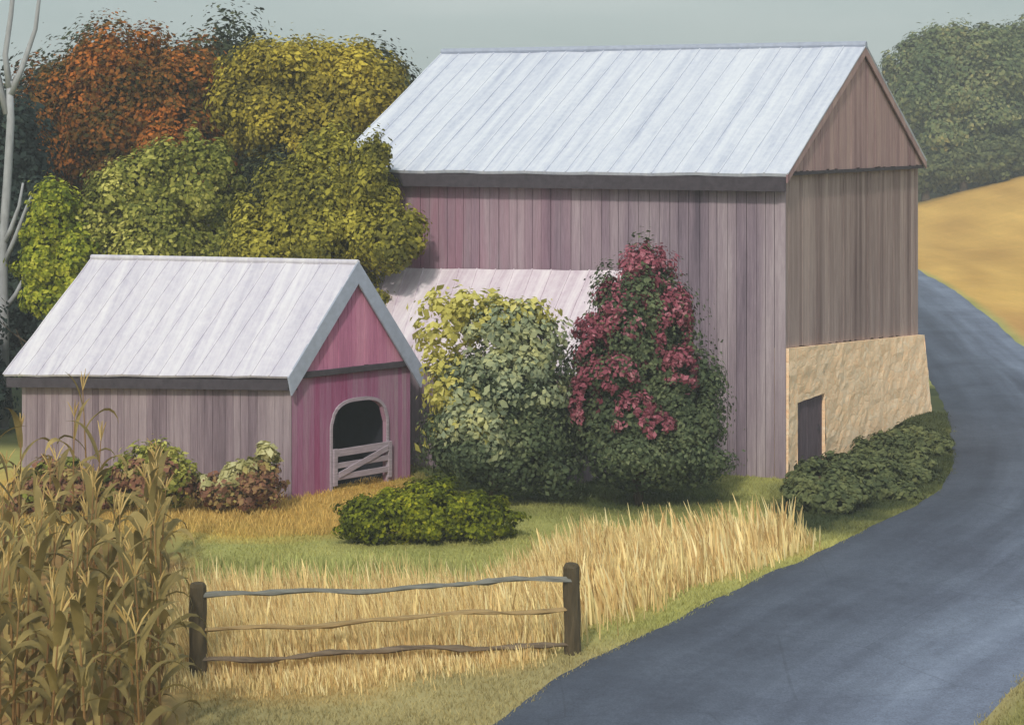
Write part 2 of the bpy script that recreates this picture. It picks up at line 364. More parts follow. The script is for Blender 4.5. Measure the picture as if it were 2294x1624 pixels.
def boards(axis_, off, s0, s1, wdt, base, top, name, mat, parent, thick=0.03, outward=1):
    """vertical boards side by side along x (axis 0) or y (axis 1) of the building, one mesh"""
    mb = MB(); s = s0; sg = 1 if s1 > s0 else -1
    while (s1-s)*sg > 0.02:
        w_ = wdt*rnd.uniform(0.82, 1.15); e = s+sg*w_
        if (s1-e)*sg < wdt*0.35: e = s1
        a, b_ = s+sg*0.007, e-sg*0.007; d = off+outward*rnd.uniform(0.0, 0.016); jb = rnd.uniform(-0.04, 0.03)
        za, zb, ta, tb = base(a)+jb, base(b_)+jb, top(a), top(b_)
        i0, i1 = d-outward*thick, d
        def P(q, dd, z): return (q, dd, z) if axis_ == 0 else (dd, q, z)
        if ta > za and tb > zb:
            mb.hexa([P(a, i0, za), P(b_, i0, zb), P(b_, i1, zb), P(a, i1, za), P(a, i0, ta), P(b_, i0, tb), P(b_, i1, tb), P(a, i1, ta)])
        s = e
    return mb.build(name, mat, parent)
def roof_mesh(corners, thick, seam, mat, parent, name='roof', seam_h=0.028):
    """slab through four corners: ridge right, ridge left, eave left, eave right, with raised seams and a turned-down eave"""
    mb = MB(); rr, rl, el, er = [Vector(c) for c in corners]; n = (rl-rr).cross(er-rr).normalized()
    if n.z < 0: n = -n
    L_ = (rl-rr).length; k = int(L_/seam)
    # gently uneven sheet, 2 rows x k panels
    pts = []; rows = 6
    for i in range(k+1):
        f = i/k
        for j in range(rows+1):
            g_ = j/rows; p = rr.lerp(rl, f).lerp(er.lerp(el, f), g_)
            p = p+n*(0.012*math.sin(i*1.7+j*2.1)+0.01*rnd.uniform(-1, 1)); 
            if j == rows: p = p+(er-rr).normalized()*rnd.uniform(-0.02, 0.02)
            pts.append(p)
    vs = [tuple(p) for p in pts]+[tuple(p-n*thick) for p in pts]; q = len(pts); fs = []
    A = lambda i, j: i*(rows+1)+j
    for i in range(k):
        for j in range(rows):
            fs.append((A(i,j), A(i,j+1), A(i+1,j+1), A(i+1,j))); fs.append((q+A(i,j), q+A(i+1,j), q+A(i+1,j+1), q+A(i,j+1)))
        fs.append((A(i,0), A(i+1,0), q+A(i+1,0), q+A(i,0))); fs.append((A(i,rows), q+A(i,rows), q+A(i+1,rows), A(i+1,rows)))
    for j in range(rows):
        fs.append((A(0,j), q+A(0,j), q+A(0,j+1), A(0,j+1))); fs.append((A(k,j), A(k,j+1), q+A(k,j+1), q+A(k,j)))
    mb.add(vs, fs)
    ax = (rl-rr).normalized()*0.018
    for i in range(k+1):
        for j in range(rows):
            p0, p1 = pts[A(i,j)], pts[A(i,j+1)]
            mb.hexa([p0-ax, p0+ax, p1+ax, p1-ax, p0-ax+n*seam_h, p0+ax+n*seam_h, p1+ax+n*seam_h, p1-ax+n*seam_h])
    return mb.build(name, mat, parent)

# ================================================================ BIG BARN
bx, by, byaw, bL, bW, bE, bR, bO = 7.08, 51.08, 0.48, 13.45, 12.5, 8.13, 3.34, 0.42
barn = empty('barn', (bx, by, 0), -byaw, label='large two-storey weathered barn with white metal roof and cream stone foundation beside the road', cat='barn')
sl = bR/(bW/2)
boards(0, 0, 0, -bL, 0.29, lambda s: -0.35, lambda s: bE-0.02, 'long_wall', W_BIG, barn, outward=-1)
boards(0, bW, 0, -bL, 0.4, lambda s: -0.35, lambda s: bE-0.02, 'back_wall', W_GAB, barn, outward=1)
stop = lambda s: 3.42-0.062*s
boards(1, 0, 0.03, bW-0.02, 0.27, lambda s: stop(s)+0.02, lambda s: bE-0.04, 'gable_wall', W_GAB, barn)
boards(1, -bL, 0.03, bW-0.02, 0.4, lambda s: -0.3, lambda s: bE-0.02+min(s, bW-s)*sl, 'far_gable_wall', W_GAB, barn, outward=-1)
boards(1, 0.15, 0.0, bW, 0.25, lambda s: bE-0.12, lambda s: bE-0.10+max(0, min(s, bW-s))*sl, 'gable_panel', W_TRI, barn)
MB().box((-0.02, 0.02, bE-0.22), (0.185, bW-0.02, bE-0.125)).build('gable_beam', W_DRK, barn)
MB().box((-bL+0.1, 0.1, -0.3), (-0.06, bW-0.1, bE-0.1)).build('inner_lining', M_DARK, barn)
# stone foundation with a battered outer face and a doorway opening
def stone_wall():
    mb = MB(); n = 70; m_ = 22
    # doorway from s=0.75 to 2.55, up to 2.45
    ys = sorted(set([round(0.04+i*(bW-0.02)/n, 3) for i in range(n+1)]+[0.72, 2.95]))
    D0, D1, DH = 0.72, 2.95, 1.92
    def out(s, z): return 0.06+0.35*(1-z/3.4)*(s/bW)**2+0.05+0.05*(float(vn1(s*2.3, z*2.9))-.5)+0.03*(float(vn2(s*5.1, z*6.0))-.5)
    for a, b_ in zip(ys[:-1], ys[1:]):
        indoor = a >= D0-1e-6 and b_ <= D1+1e-6
        z0 = DH if indoor else -0.5
        for j in range(m_):
            def zz(s, q): return z0+(stop(s)-z0)*q/m_
            p = [(out(a, zz(a,j)), a, zz(a,j)), (out(b_, zz(b_,j)), b_, zz(b_,j)), (out(b_, zz(b_,j+1)), b_, zz(b_,j+1)), (out(a, zz(a,j+1)), a, zz(a,j+1))]
            mb.add(p, [(0,1,2,3)])
        # top ledge
        mb.add([(out(a, stop(a)), a, stop(a)), (out(b_, stop(b_)), b_, stop(b_)), (-0.4, b_, stop(b_)), (-0.4, a, stop(a))], [(0,1,2,3)])
        if indoor: mb.add([(out(a, DH), a, DH), (out(b_, DH), b_, DH), (-0.4, b_, DH), (-0.4, a, DH)], [(3,2,1,0)])
    for s in (D0, D1): mb.add([(out(s, -.5), s, -.5), (out(s, DH), s, DH), (-0.4, s, DH), (-0.4, s, -.5)], [(0,1,2,3)])
    for s in (ys[0], ys[-1]): mb.add([(out(s, -.5), s, -.5), (out(s, stop(s)), s, stop(s)), (-0.4, s, stop(s)), (-0.4, s, -.5)], [(0,1,2,3)])
    me = mb.build('stone_foundation', M_STONE, barn); bm = bmesh.new(); bm.from_mesh(me.data)
    bmesh.ops.remove_doubles(bm, verts=bm.verts, dist=0.002); bm.to_mesh(me.data); bm.free(); return me
stone_wall()
dr = MB(); 
for i in range(9):
    a = 0.74+i*0.245; dr.box((-0.02-0.008*(i % 2), a, -0.3), (0.035-0.008*(i % 2), a+0.233, 1.91))
dd = dr.build('door', W_DOOR, barn); MB().box((0.03, 2.6, 0.95), (0.07, 2.64, 1.12)).build('handle', W_DRK, dd)
ogr, ogl = 0.24, 0.3
ez = lambda o: bE-o*sl+0.06
rz = bE+bR+0.06
roof = roof_mesh([(ogr, bW/2, rz), (-bL-ogl, bW/2, rz+.05), (-bL-ogl, -bO, ez(bO)), (ogr, -bO, ez(bO))], 0.09, 0.62, M_ROOF, barn)
roof_mesh([(ogr, bW/2, rz), (-bL-ogl, bW/2, rz+.05), (-bL-ogl, bW+.12, ez(.12)), (ogr, bW+.12, ez(.12))], 0.09, 0.62, M_ROOF, barn)
MB().tube([(ogr+.02, bW/2, rz+0.03), (-bL/2, bW/2, rz+0.06), (-bL-ogl-.02, bW/2, rz+0.09)], [0.10]*3, 8).build('ridge_cap', M_TRIM, roof)
for sgn in (0, 1):
    e = -bO if sgn == 0 else bW+.12; eo = -e if sgn == 0 else .12
    p0 = Vector((ogr+0.005, bW/2, rz-0.04)); p1 = Vector((ogr+0.005, e, ez(eo)-0.04)); dn = Vector((0, 0, -0.24)); th = Vector((0.045, 0, 0))
    MB().hexa([p0+dn-th, p0+dn, p1+dn*0.8, p1+dn*0.8-th, p0-th, p0, p1, p1-th]).build('bargeboard', W_TRI, barn)
MB().box((-bL-ogl+.1, -bO+0.03, ez(bO)-0.46), (ogr-0.06, -bO+0.065, ez(bO)-0.085)).build('fascia_shade_board', W_DRK, barn)  # fascia made deep and dark to stand for the shadow under the eave
MB().box((-bL, -bO+0.07, ez(bO)-0.40), (-0.02, -0.03, ez(bO)-0.35)).build('soffit', W_DRK, barn)
MB().box((-0.14, -0.05, -0.35), (0.052, -0.018, bE-0.3)).build('corner_board', W_BIG, barn)

# ================================================================ SMALL BARN
sx, sy, syaw, sL, sW, sE, sR = -5.45, 48.4, 0.52, 8.9, 5.3, 3.12, 2.50
sb = empty('stable', (sx, sy, 0), -syaw, label='small low barn with pink gable, arched dark doorway and pale metal roof at left', cat='stable')
ssl = sR/(sW/2); so_ = 0.30
boards(0, 0, -0.02, -sL, 0.24, lambda s: -0.3, lambda s: sE-0.10+0.02*s, 'long_wall', W_SML, sb, outward=-1)
boards(0, sW, 0, -sL, 0.3, lambda s: -0.3, lambda s: sE-0.10+0.02*s, 'back_wall', W_SML, sb, outward=1)
boards(1, -sL, 0, sW, 0.3, lambda s: -0.3, lambda s: sE-0.25+min(s, sW-s)*ssl, 'far_gable_wall', W_SML, sb, outward=-1)
DA, DB, DTOP, DSP = 1.72, 4.15, 2.22, 1.55
def arch(s):
    if s < DA-1e-4 or s > DB+1e-4: return -0.3
    q = (s-(DA+DB)/2)/((DB-DA)/2); q = max(-1, min(1, q)); return DSP+(DTOP-DSP)*(1-abs(q)**3.2)**(1/2.2)
GB = sE-0.06
for (a, b_, wd, nm) in ((0.02, DA, 0.2, 'gable_wall'), (DA, DB, 0.148, 'gable_wall'), (DB, sW-0.02, 0.2, 'gable_wall')): pass
mbx = None
def gable_front():
    mb = MB(); edges = list(np.linspace(0.02, DA, 8))+list(np.linspace(DA, DB, 15))[1:]+list(np.linspace(DB, sW-0.02, 7))[1:]
    for a, b_ in zip(edges[:-1], edges[1:]):
        d = rnd.uniform(0, 0.012); mid = (a+b_)/2; inside = DA < mid < DB
        za = arch(a+1e-3 if inside else a) if inside else -0.3; zb = arch(b_-1e-3) if inside else -0.3
        a2, b2 = a+0.005, b_-0.005
        mb.hexa([(d-.1, a2, za), (d, a2, za), (d, b2, zb), (d-.1, b2, zb), (d-.1, a2, GB), (d, a2, GB), (d, b2, GB), (d-.1, b2, GB)])
    return mb.build('gable_wall', W_PNK, sb)
gable_front()
boards(1, 0.05, 0.12, sW-0.12, 0.2, lambda s: GB+0.04, lambda s: sE-0.05+min(s, sW-s)*ssl-0.12, 'gable_panel', W_PNK2, sb)
MB().box((-0.05, -0.03, GB-0.10), (0.13, sW+0.03, GB+0.05)).build('gable_beam', W_DRK, sb, bevel=0.01)
# door surround following the arch
fr = MB(); prev = None
ss = [DA]+list(np.linspace(DA+0.01, DB-0.01, 22))+[DB]
path = [(DA, -0.05)]+[(s, arch(s)) for s in ss]+[(DB, -0.05)]
for (a0, z0), (a1, z1) in zip(path[:-1], path[1:]):
    cy, cz = (DA+DB)/2, 1.2
    def outp(a, z):
        v = Vector((a-cy, max(z-1.3, 0))); v = v.normalized() if v.length > 0 else Vector((1, 0)); return a+v.x*0.09, z+v.y*0.09
    b0, b1 = outp(a0, z0), outp(a1, z1)
    fr.hexa([(0.015, a0, z0), (0.015, b0[0], b0[1]), (0.015, b1[0], b1[1]), (0.015, a1, z1), (0.05, a0, z0), (0.05, b0[0], b0[1]), (0.05, b1[0], b1[1]), (0.05, a1, z1)])
fr.build('door_frame', W_GATE, sb)
# dim interior: side walls, back and floor
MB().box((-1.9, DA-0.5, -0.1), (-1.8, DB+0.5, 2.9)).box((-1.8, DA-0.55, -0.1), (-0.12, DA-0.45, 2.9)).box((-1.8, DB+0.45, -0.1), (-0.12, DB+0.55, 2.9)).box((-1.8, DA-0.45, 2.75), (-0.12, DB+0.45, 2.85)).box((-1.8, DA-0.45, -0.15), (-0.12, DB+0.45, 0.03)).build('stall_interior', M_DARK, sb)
gate = empty('gate', (0, 0, 0)); gate.parent = sb
def bar(mb, p0, p1, wv, x0=0.06, th=0.035):
    (a0, z0), (a1, z1) = p0, p1; d = Vector((a1-a0, z1-z0)).normalized(); n_ = Vector((-d.y, d.x))*wv/2
    q = [(a0-n_.x, z0-n_.y), (a1-n_.x, z1-n_.y), (a1+n_.x, z1+n_.y), (a0+n_.x, z0+n_.y)]
    mb.hexa([(x0, *p) for p in q]+[(x0+th, *p) for p in q]); return mb
G0, G1 = DA-0.02, DB+0.14
for z_, wv in ((0.98, 0.19), (0.66, 0.14), (0.37, 0.15)):
    bar(MB(), (G0+.16, z_), (G1-.16, z_+0.01), wv, 0.065).build('rail', W_GATE, gate, bevel=0.008)
for a_ in (G0+0.08, G1-0.08): bar(MB(), (a_, 0.16), (a_, 1.09), 0.16, 0.060, 0.05).build('stile', W_GATE, gate, bevel=0.008)
bar(MB(), (G0+0.2, 0.42), (G1-0.2, 0.93), 0.15, 0.10, 0.03).build('brace', W_GATE, gate, bevel=0.006)
# flatten gate empty into a mesh part: the brace and rails are its sub-parts
# roof
srz = sE+sR+0.10
rf = roof_mesh([(0.16, sW/2, srz), (-sL+0.25, sW/2, srz-0.14), (-sL-0.32, -so_-0.1, sE-so_*ssl-0.30), (0.16, -so_, sE-so_*ssl+0.22)], 0.07, 0.52, M_ROOF2, sb)
roof_mesh([(0.16, sW/2, srz), (-sL+0.25, sW/2, srz-0.14), (-sL-0.32, sW+so_, sE-so_*ssl-0.10), (0.16, sW+so_, sE-so_*ssl+0.0)], 0.07, 0.52, M_ROOF2, sb)
MB().tube([(0.18, sW/2, srz+0.02), (-sL/2, sW/2, srz-0.05), (-sL+0.22, sW/2, srz-0.12)], [0.075]*3, 8).build('ridge_cap', M_ROOF2, rf)
p = Vector((0, 0, 0))
e0 = Vector((-sL-0.25, -so_-0.06, sE-so_*ssl-0.38)); e1 = Vector((0.1, -so_+0.03, sE-so_*ssl+0.13)); dn = Vector((0, 0, -0.26)); th = Vector((0, 0.04, 0))
MB().hexa([e0+dn, e1+dn, e1+dn+th, e0+dn+th, e0, e1, e1+th, e0+th]).build('fascia_shade_board', W_DRK, sb)
sf0, sf1 = Vector((-sL-0.2, -so_, sE-so_*ssl-0.50)), Vector((0.15, -so_+.07, sE-so_*ssl-0.14))
MB().hexa([sf0, sf1, sf1+Vector((0, .3, 0)), sf0+Vector((0, .3, 0)), sf0+Vector((0,0,.04)), sf1+Vector((0,0,.04)), sf1+Vector((0,.3,.04)), sf0+Vector((0,.3,.04))]).build('soffit', W_DRK, sb)
for sgn in (0, 1):
    e = -so_-0.06 if sgn == 0 else sW+so_+0.06
    p0 = Vector((0.20, sW/2, srz+0.05)); p1 = Vector((0.20, e, sE-so_*ssl+(0.20 if sgn == 0 else 0.0))); dn = Vector((0, 0, -0.56)); d1 = Vector((0, 0.14 if sgn == 0 else -0.14, -0.46)); th = Vector((0.05, 0, 0))
    MB().hexa([p0+dn-th, p0+dn, p1+d1, p1+d1-th, p0-th, p0, p1, p1-th]).build('bargeboard', M_TRIM, sb)
MB().box((-0.12, -0.035, -0.3), (0.03, -0.012, sE-0.45)).build('corner_board', W_SML, sb)

# the old stable is not square on plan: its gable wall stands at about 105 degrees to the long wall
_seen = set()
for o in sb.children_recursive:
    if o.type == 'MESH' and o.data.name not in _seen:
        _seen.add(o.data.name)
        for v in o.data.vertices: v.co.x += 0.192*v.co.y; v.co.y *= 0.728

# ================================================================ LEAN-TO
lt = empty('lean_to', (bx, by, 0), -byaw, label='low lean-to with pale pink metal roof against the large barn, behind the shrubs', cat='lean-to shed')
la, lb = -4.4, -12.55
roof_mesh([(la, -0.05, 5.30), (lb, -0.05, 5.12), (lb+1.0, -3.0, 2.80), (la, -3.0, 2.80)], 0.07, 0.55, M_ROOF3, lt)
boards(0, -2.75, la-0.1, lb+1.15, 0.26, lambda s: -0.3, lambda s: 2.86, 'front_wall', W_SML, lt, outward=-1)
boards(1, la-0.1, -2.7, -0.06, 0.26, lambda s: -0.3, lambda s: 5.1+s*0.8, 'side_wall', W_SML, lt, outward=1)

# ================================================================ FOLIAGE
def leaf_cloud(blobs, n, size, seed, clump=0.32, kpb=26, up=0.25, elong=1.6):
    """blobs: (x,y,z,rx,ry,rz,weight). Leaves gather in clumps on and inside each blob; returns verts, quads."""
    r = np.random.default_rng(seed); wts = np.array([b_[6] if len(b_) > 6 else b_[3]*b_[5]+b_[3]*b_[4] for b_ in blobs], float); wts /= wts.sum()
    Cn, Nn, cnt = [], [], (wts*n).astype(int)
    for b_, m_ in zip(blobs, cnt):
        c0 = np.array(b_[:3]); rad = np.array(b_[3:6]); kk = max(6, int(kpb))
        d = r.normal(size=(kk, 3)); d /= np.linalg.norm(d, axis=1)[:, None]; d[:, 2] = np.where(d[:, 2] < -0.5, -d[:, 2], d[:, 2])
        cc = d*(r.uniform(0.72, 1.02, (kk, 1))); cr_ = r.uniform(0.5, 1.4, kk)*clump
        idx = r.integers(0, kk, m_); e = r.normal(size=(m_, 3)); e /= np.linalg.norm(e, axis=1)[:, None]
        rr = r.uniform(0, 1, (m_, 1))**0.45; rr = np.where(r.uniform(0, 1, (m_, 1)) < 0.07, rr*r.uniform(1.1, 1.75, (m_, 1)), rr); p = cc[idx]+e*rr*cr_[idx][:, None]
        Cn.append(c0+p*rad); nn = (p/rad.clip(0.01)*rad.mean())*0.8+e*0.9+np.array([0, 0, up]); Nn.append(nn)
    P = np.concatenate(Cn); Nv = np.concatenate(Nn)+r.normal(size=(len(P), 3))*0.35; Nv /= np.linalg.norm(Nv, axis=1)[:, None]
    a = np.cross(Nv, r.normal(size=(len(P), 3))); a /= np.linalg.norm(a, axis=1)[:, None]; b2 = np.cross(Nv, a)
    s = size*np.exp(r.normal(0, 0.33, (len(P), 1))).clip(.45, 1.9); L_ = s*elong/2; Wd = s/2
    V = np.stack([P-a*L_, P-b2*Wd+Nv*s*0.12, P+a*L_, P+b2*Wd+Nv*s*0.12], 1).reshape(-1, 3)
    Fq = np.arange(len(V)).reshape(-1, 4); return V, Fq
def crown(name, blobs, n, size, mat, parent, seed, core=0.74, **k):
    V, Fq = leaf_cloud(blobs, n, size, seed, **k)
    if core:
        # inner leaves: a dense shell inside each lobe so that the crown is closed
        r = np.random.default_rng(seed+5); cs = size*1.5
        for b_ in blobs:
            rad = np.array(b_[3:6])*core; ar = 4*np.pi*((rad[0]*rad[1])**1.6/3+(rad[0]*rad[2])**1.6/3+(rad[1]*rad[2])**1.6/3)**(1/1.6)
            m_ = int(ar/(cs*cs)*1.9); d = r.normal(size=(m_, 3)); d /= np.linalg.norm(d, axis=1)[:, None]
            ph = r.uniform(0, 6, 4); dsp = 1+0.10*np.sin(d[:,0]*5+ph[0])*np.sin(d[:,1]*5+ph[1])+0.10*np.sin(d[:,2]*6+ph[2])*np.sin(d[:,0]*7+ph[3])
            P = np.array(b_[:3])+d*rad*(dsp*r.uniform(.9, 1.05, m_))[:, None]
            Nv = d/rad; Nv /= np.linalg.norm(Nv, axis=1)[:, None]; Nv = Nv+r.normal(size=Nv.shape)*0.35; Nv /= np.linalg.norm(Nv, axis=1)[:, None]
            a = np.cross(Nv, r.normal(size=Nv.shape)); a /= np.linalg.norm(a, axis=1)[:, None]; b2 = np.cross(Nv, a); s_ = cs*r.uniform(.7, 1.2, (m_, 1))
            q = np.stack([P-a*s_*.75, P-b2*s_*.5, P+a*s_*.75, P+b2*s_*.5], 1).reshape(-1, 3)
            Fq = np.concatenate([Fq, np.arange(len(q)).reshape(-1, 4)+len(V)]); V = np.concatenate([V, q])
    pl = np.array(parent.location) if parent else np.zeros(3)
    return mesh_np(name, V-pl, Fq, mat, parent)
M_BARK = plain('brown_bark', s2l((88,76,64)), 0.35, 4, 0.95, (3, 3, 0.6), 0.8)
def trunk(parent, h, r0, limbs, seed, mat=None, name='trunk', lean=(0, 0), spread=1.0):
    r = random.Random(seed); mb = MB(); n = 7
    pts = [(lean[0]*i/n+0.08*r.uniform(-1, 1)*(i > 0), lean[1]*i/n+0.08*r.uniform(-1, 1)*(i > 0), -0.3+(h+0.3)*i/n) for i in range(n+1)]
    mb.tube(pts, [r0*(1.25 if i == 0 else 1-0.75*i/n) for i in range(n+1)], 9)
    for k in range(limbs):
        f = r.uniform(0.3, 0.9); i = int(f*n); p = Vector(pts[i]); a = r.uniform(0, 6.283); L_ = h*(0.55-0.3*f)*spread
        d = Vector((math.cos(a), math.sin(a), r.uniform(0.5, 1.1))).normalized(); q = [p]
        for s in range(4): d = (d+Vector((r.uniform(-.2, .2), r.uniform(-.2, .2), 0.1))).normalized(); q.append(q[-1]+d*L_/4)
        rb = r0*(1-0.75*f)*0.55; mb.tube(q, [rb*(1-0.2*s) for s in range(5)], 6)
    return mb.build(name, mat or M_BARK, parent, smooth=True)
def ft(px, d): return (px-1147)*d/4400          # metres to the right of the view axis, for laying the planting out on plan
def hh_(py, d): return 9-(py-300)*d/4400
def tree(name, px, d, blobs, n, size, mat, label, cat, group=None, seed=1, tr=0.22, core=0.74, limbs=7, trf=0.75, **k):
    """blobs as (dx, dy, z, rx, ry, rz) metres from the foot"""
    x = ft(px, d); z = T(x, d); e = empty(name, (x, d, z), 0, label=label, cat=cat, group=group)
    top = max(b_[2]+b_[5] for b_ in blobs)
    bb = [(x+b_[0], d+b_[1], z+b_[2])+tuple(b_[3:]) for b_ in blobs]
    trunk(e, top*trf, tr, limbs, seed)
    crown('foliage', bb, n, size, mat, e, seed, core=core, **k); return e
g_ = s2l
F_RUST = foliage('rust_orange_foliage', [(0.24, g_((74,72,40))), (0.40, g_((110,84,38))), (0.54, g_((146,96,40))), (0.74, g_((200,122,54)))], 0.22, 0.45, (1.05,.95,.8))
F_DARK = foliage('dark_green_foliage', [(0.25, g_((44,52,40))), (0.5, g_((64,72,50))), (0.75, g_((86,92,58)))], 0.15)
F_TEAL = foliage('deep_teal_green_foliage', [(0.25, g_((36,48,46))), (0.5, g_((50,64,60))), (0.75, g_((66,80,68)))], 0.12)
F_YOLV = foliage('yellow_olive_foliage', [(0.24, g_((96,92,44))), (0.42, g_((138,128,52))), (0.58, g_((170,156,64))), (0.76, g_((206,190,82)))], 0.28, 0.5, (1.18,1.15,.95))
F_MGRN = foliage('mid_green_foliage', [(0.24, g_((86,94,42))), (0.42, g_((128,134,60))), (0.58, g_((164,164,84))), (0.76, g_((204,202,120)))], 0.28, 0.55, (1.2,1.15,1.05))
F_OLV = foliage('olive_green_foliage', [(0.24, g_((92,92,44))), (0.42, g_((132,128,54))), (0.58, g_((166,158,66))), (0.76, g_((200,190,88)))], 0.28, 0.5, (1.1,1.1,.95))
F_LIME = foliage('lime_yellow_foliage', [(0.24, g_((104,120,34))), (0.42, g_((150,158,46))), (0.58, g_((188,190,60))), (0.76, g_((216,210,90)))], 0.3, 0.9)
F_HAZE = foliage('grey_green_foliage', [(0.24, g_((72,88,62))), (0.42, g_((92,106,72))), (0.58, g_((112,120,82))), (0.76, g_((148,144,98)))], 0.2, 0.16, (1.35,1.3,1.2))
F_HED = foliage('dark_sage_hedge', [(0.24, g_((72,82,54))), (0.5, g_((98,106,68))), (0.76, g_((126,130,84)))], 0.15, 1.4)
F_BUSH = foliage('vivid_moss_green', [(0.24, g_((60,76,14))), (0.42, g_((90,108,24))), (0.58, g_((122,140,38))), (0.78, g_((178,186,66)))], 0.25, 1.1, (1.25,1.02,.6))
F_SHGR = foliage('deep_shrub_green', [(0.24, g_((58,70,54))), (0.5, g_((84,96,70))), (0.76, g_((122,130,98)))], 0.2, 1.0, (1.1,1.1,1.0))
F_SAGE = foliage('sage_olive_leaves', [(0.24, g_((112,124,102))), (0.42, g_((148,158,126))), (0.6, g_((180,184,140))), (0.78, g_((208,206,142)))], 0.25, 1.0)
F_YEL = foliage('butter_yellow_leaves', [(0.24, g_((168,162,84))), (0.45, g_((204,196,104))), (0.65, g_((224,216,132))), (0.8, g_((236,230,164)))], 0.3, 1.4)
F_CRM = foliage('crimson_flower_clusters', [(0.24, g_((112,60,70))), (0.45, g_((146,76,92))), (0.62, g_((176,108,122))), (0.8, g_((204,150,158)))], 0.2, 1.6)
F_RED = foliage('dull_red_leaves', [(0.24, g_((104,74,56))), (0.42, g_((142,98,78))), (0.56, g_((156,128,84))), (0.75, g_((176,168,100)))], 0.2, 2.2)
F_PALE = foliage('pale_cream_leaves', [(0.24, g_((150,146,92))), (0.5, g_((196,190,134))), (0.76, g_((226,222,176)))], 0.3, 2.0)

# far left trees behind the stable
tree('dark_tree', 290, 75, [(0,0,9.2,4.6,3.0,3.7),(-3.4,0,7.6,2.4,2.5,3.2),(3.6,0,9.8,2.3,2.2,3.4),(4.6,0,8,3,2.5,4),(-4.6,0,4.6,2.4,2.5,3.6)], 32000, 0.12, F_DARK,
     'broad dark green tree behind the rust-orange tree, only its top and edge showing', 'tree', seed=3, tr=0.3)
tree('dark_tree', 850, 73, [(-0.3,0,8.6,2.4,2.2,3.4),(1.0,0,7.6,1.4,1.6,2.8),(-1.6,0,9.4,2,2,2.8)], 18000, 0.115, F_DARK,
     'dark olive tree standing between the yellow-olive tree and the large barn roof', 'tree', seed=4, tr=0.28)
tree('autumn_tree', 290, 68, [(0,0,9.4,2.6,2.2,2.9),(-2.4,0.2,8.5,2.0,1.8,2.8),(1.7,0,9.7,1.8,1.8,2.3),(0.6,-.6,7.4,2.6,2,2.6),(-3.1,-.3,6.6,1.3,1.5,2.4),(2.3,0,7.2,1.4,1.5,2.0),(-1.4,-.3,10.6,1.3,1.3,1.4)], 56000, 0.095, F_RUST,
     'rust-orange autumn tree with dark patches, at upper left', 'tree', seed=5)
tree('maple_tree', 700, 66, [(0,0,10.0,2.6,2.0,2.1),(-1.9,-.1,9.7,1.4,1.6,2.1),(1.5,0,9.9,1.7,1.7,2.0),(-0.6,-.4,8.6,2.0,1.7,1.8),(2.2,0,9.2,1.2,1.4,1.6),(-1.1,-.2,10.9,1.4,1.4,1.2),(0.9,-.2,8.3,1.7,1.5,1.5)], 56000, 0.095, F_YOLV,
     'rounded yellow-olive tree rising highest beside the large barn roof', 'tree', seed=6)
tree('broadleaf_tree', 350, 59.5, [(0,0,6.2,2.0,1.6,1.9),(1.2,0,7.5,1.3,1.3,1.6),(-1.3,0,6.2,1.3,1.3,1.6),(0.2,-.3,4.4,2.4,1.6,1.8),(-0.3,0,7.4,1.3,1.2,1.1),(1.8,.1,5.6,1.0,1.2,1.7)], 42000, 0.085, F_MGRN,
     'mid-green tree just behind the left half of the stable roof, below the orange tree', 'tree', seed=7, tr=0.18)
tree('broadleaf_tree', 720, 55.6, [(0.1,0,6.1,1.5,1.3,2.0),(1.3,-.3,6.7,1.0,0.9,1.5),(0.4,.2,7.7,1.3,1.0,1.3),(-1.3,0,5.6,1.4,1.3,1.8),(1.9,-.7,5.9,1.0,0.7,1.1),(-.4,0,4.2,2.2,1.0,1.5),(1.42,-.6,7.75,0.62,.6,1.15),(-.9,.1,7.0,1.0,1.0,1.2),(2.5,-.9,6.0,0.55,0.5,0.75)], 46000, 0.08, F_OLV,
     'olive-green tree growing between the stable roof and the large barn', 'tree', seed=8, tr=0.18)
tree('lime_tree', 120, 58.5, [(0.1,0,6.3,0.8,0.8,1.2),(-0.4,0,5.1,0.85,0.8,1.1),(0.5,0,5.0,0.9,0.8,1.3),(-0.2,0,4.1,0.75,.7,0.8),(0.8,.1,4.2,.9,.7,1.0)], 15000, 0.08, F_LIME,
     'bright lime-yellow small tree at far left above the end of the stable roof', 'tree', seed=9, tr=0.12)
tree('evergreen_tree', 10, 63, [(0,0,5.2,2.0,1.6,4.6),(1.3,0.3,3.2,1.8,1.4,3.2),(-2.2,0,4.0,2,1.6,4),(0.4,0.3,8,1.1,1.1,2.0),(.2,-4.6,1.8,1.3,.9,2.3),(-1,-4.6,2.0,1.3,.9,2.8)], 32000, 0.11, F_TEAL,
     'dark teal-green evergreen behind the bare pale trunk at the left edge', 'tree', seed=10, tr=0.25)
tree('dark_shrub', 560, 60.5, [(0,0,4.8,1.6,1.4,3.0),(.6,.5,6.8,1,1,1.7),(-1.2,.6,3.4,1.6,1.2,2.2)], 16000, 0.09, F_DARK,
     'dark green shrub in the gap between the two green trees behind the stable', 'shrub', seed=11, tr=0.12)
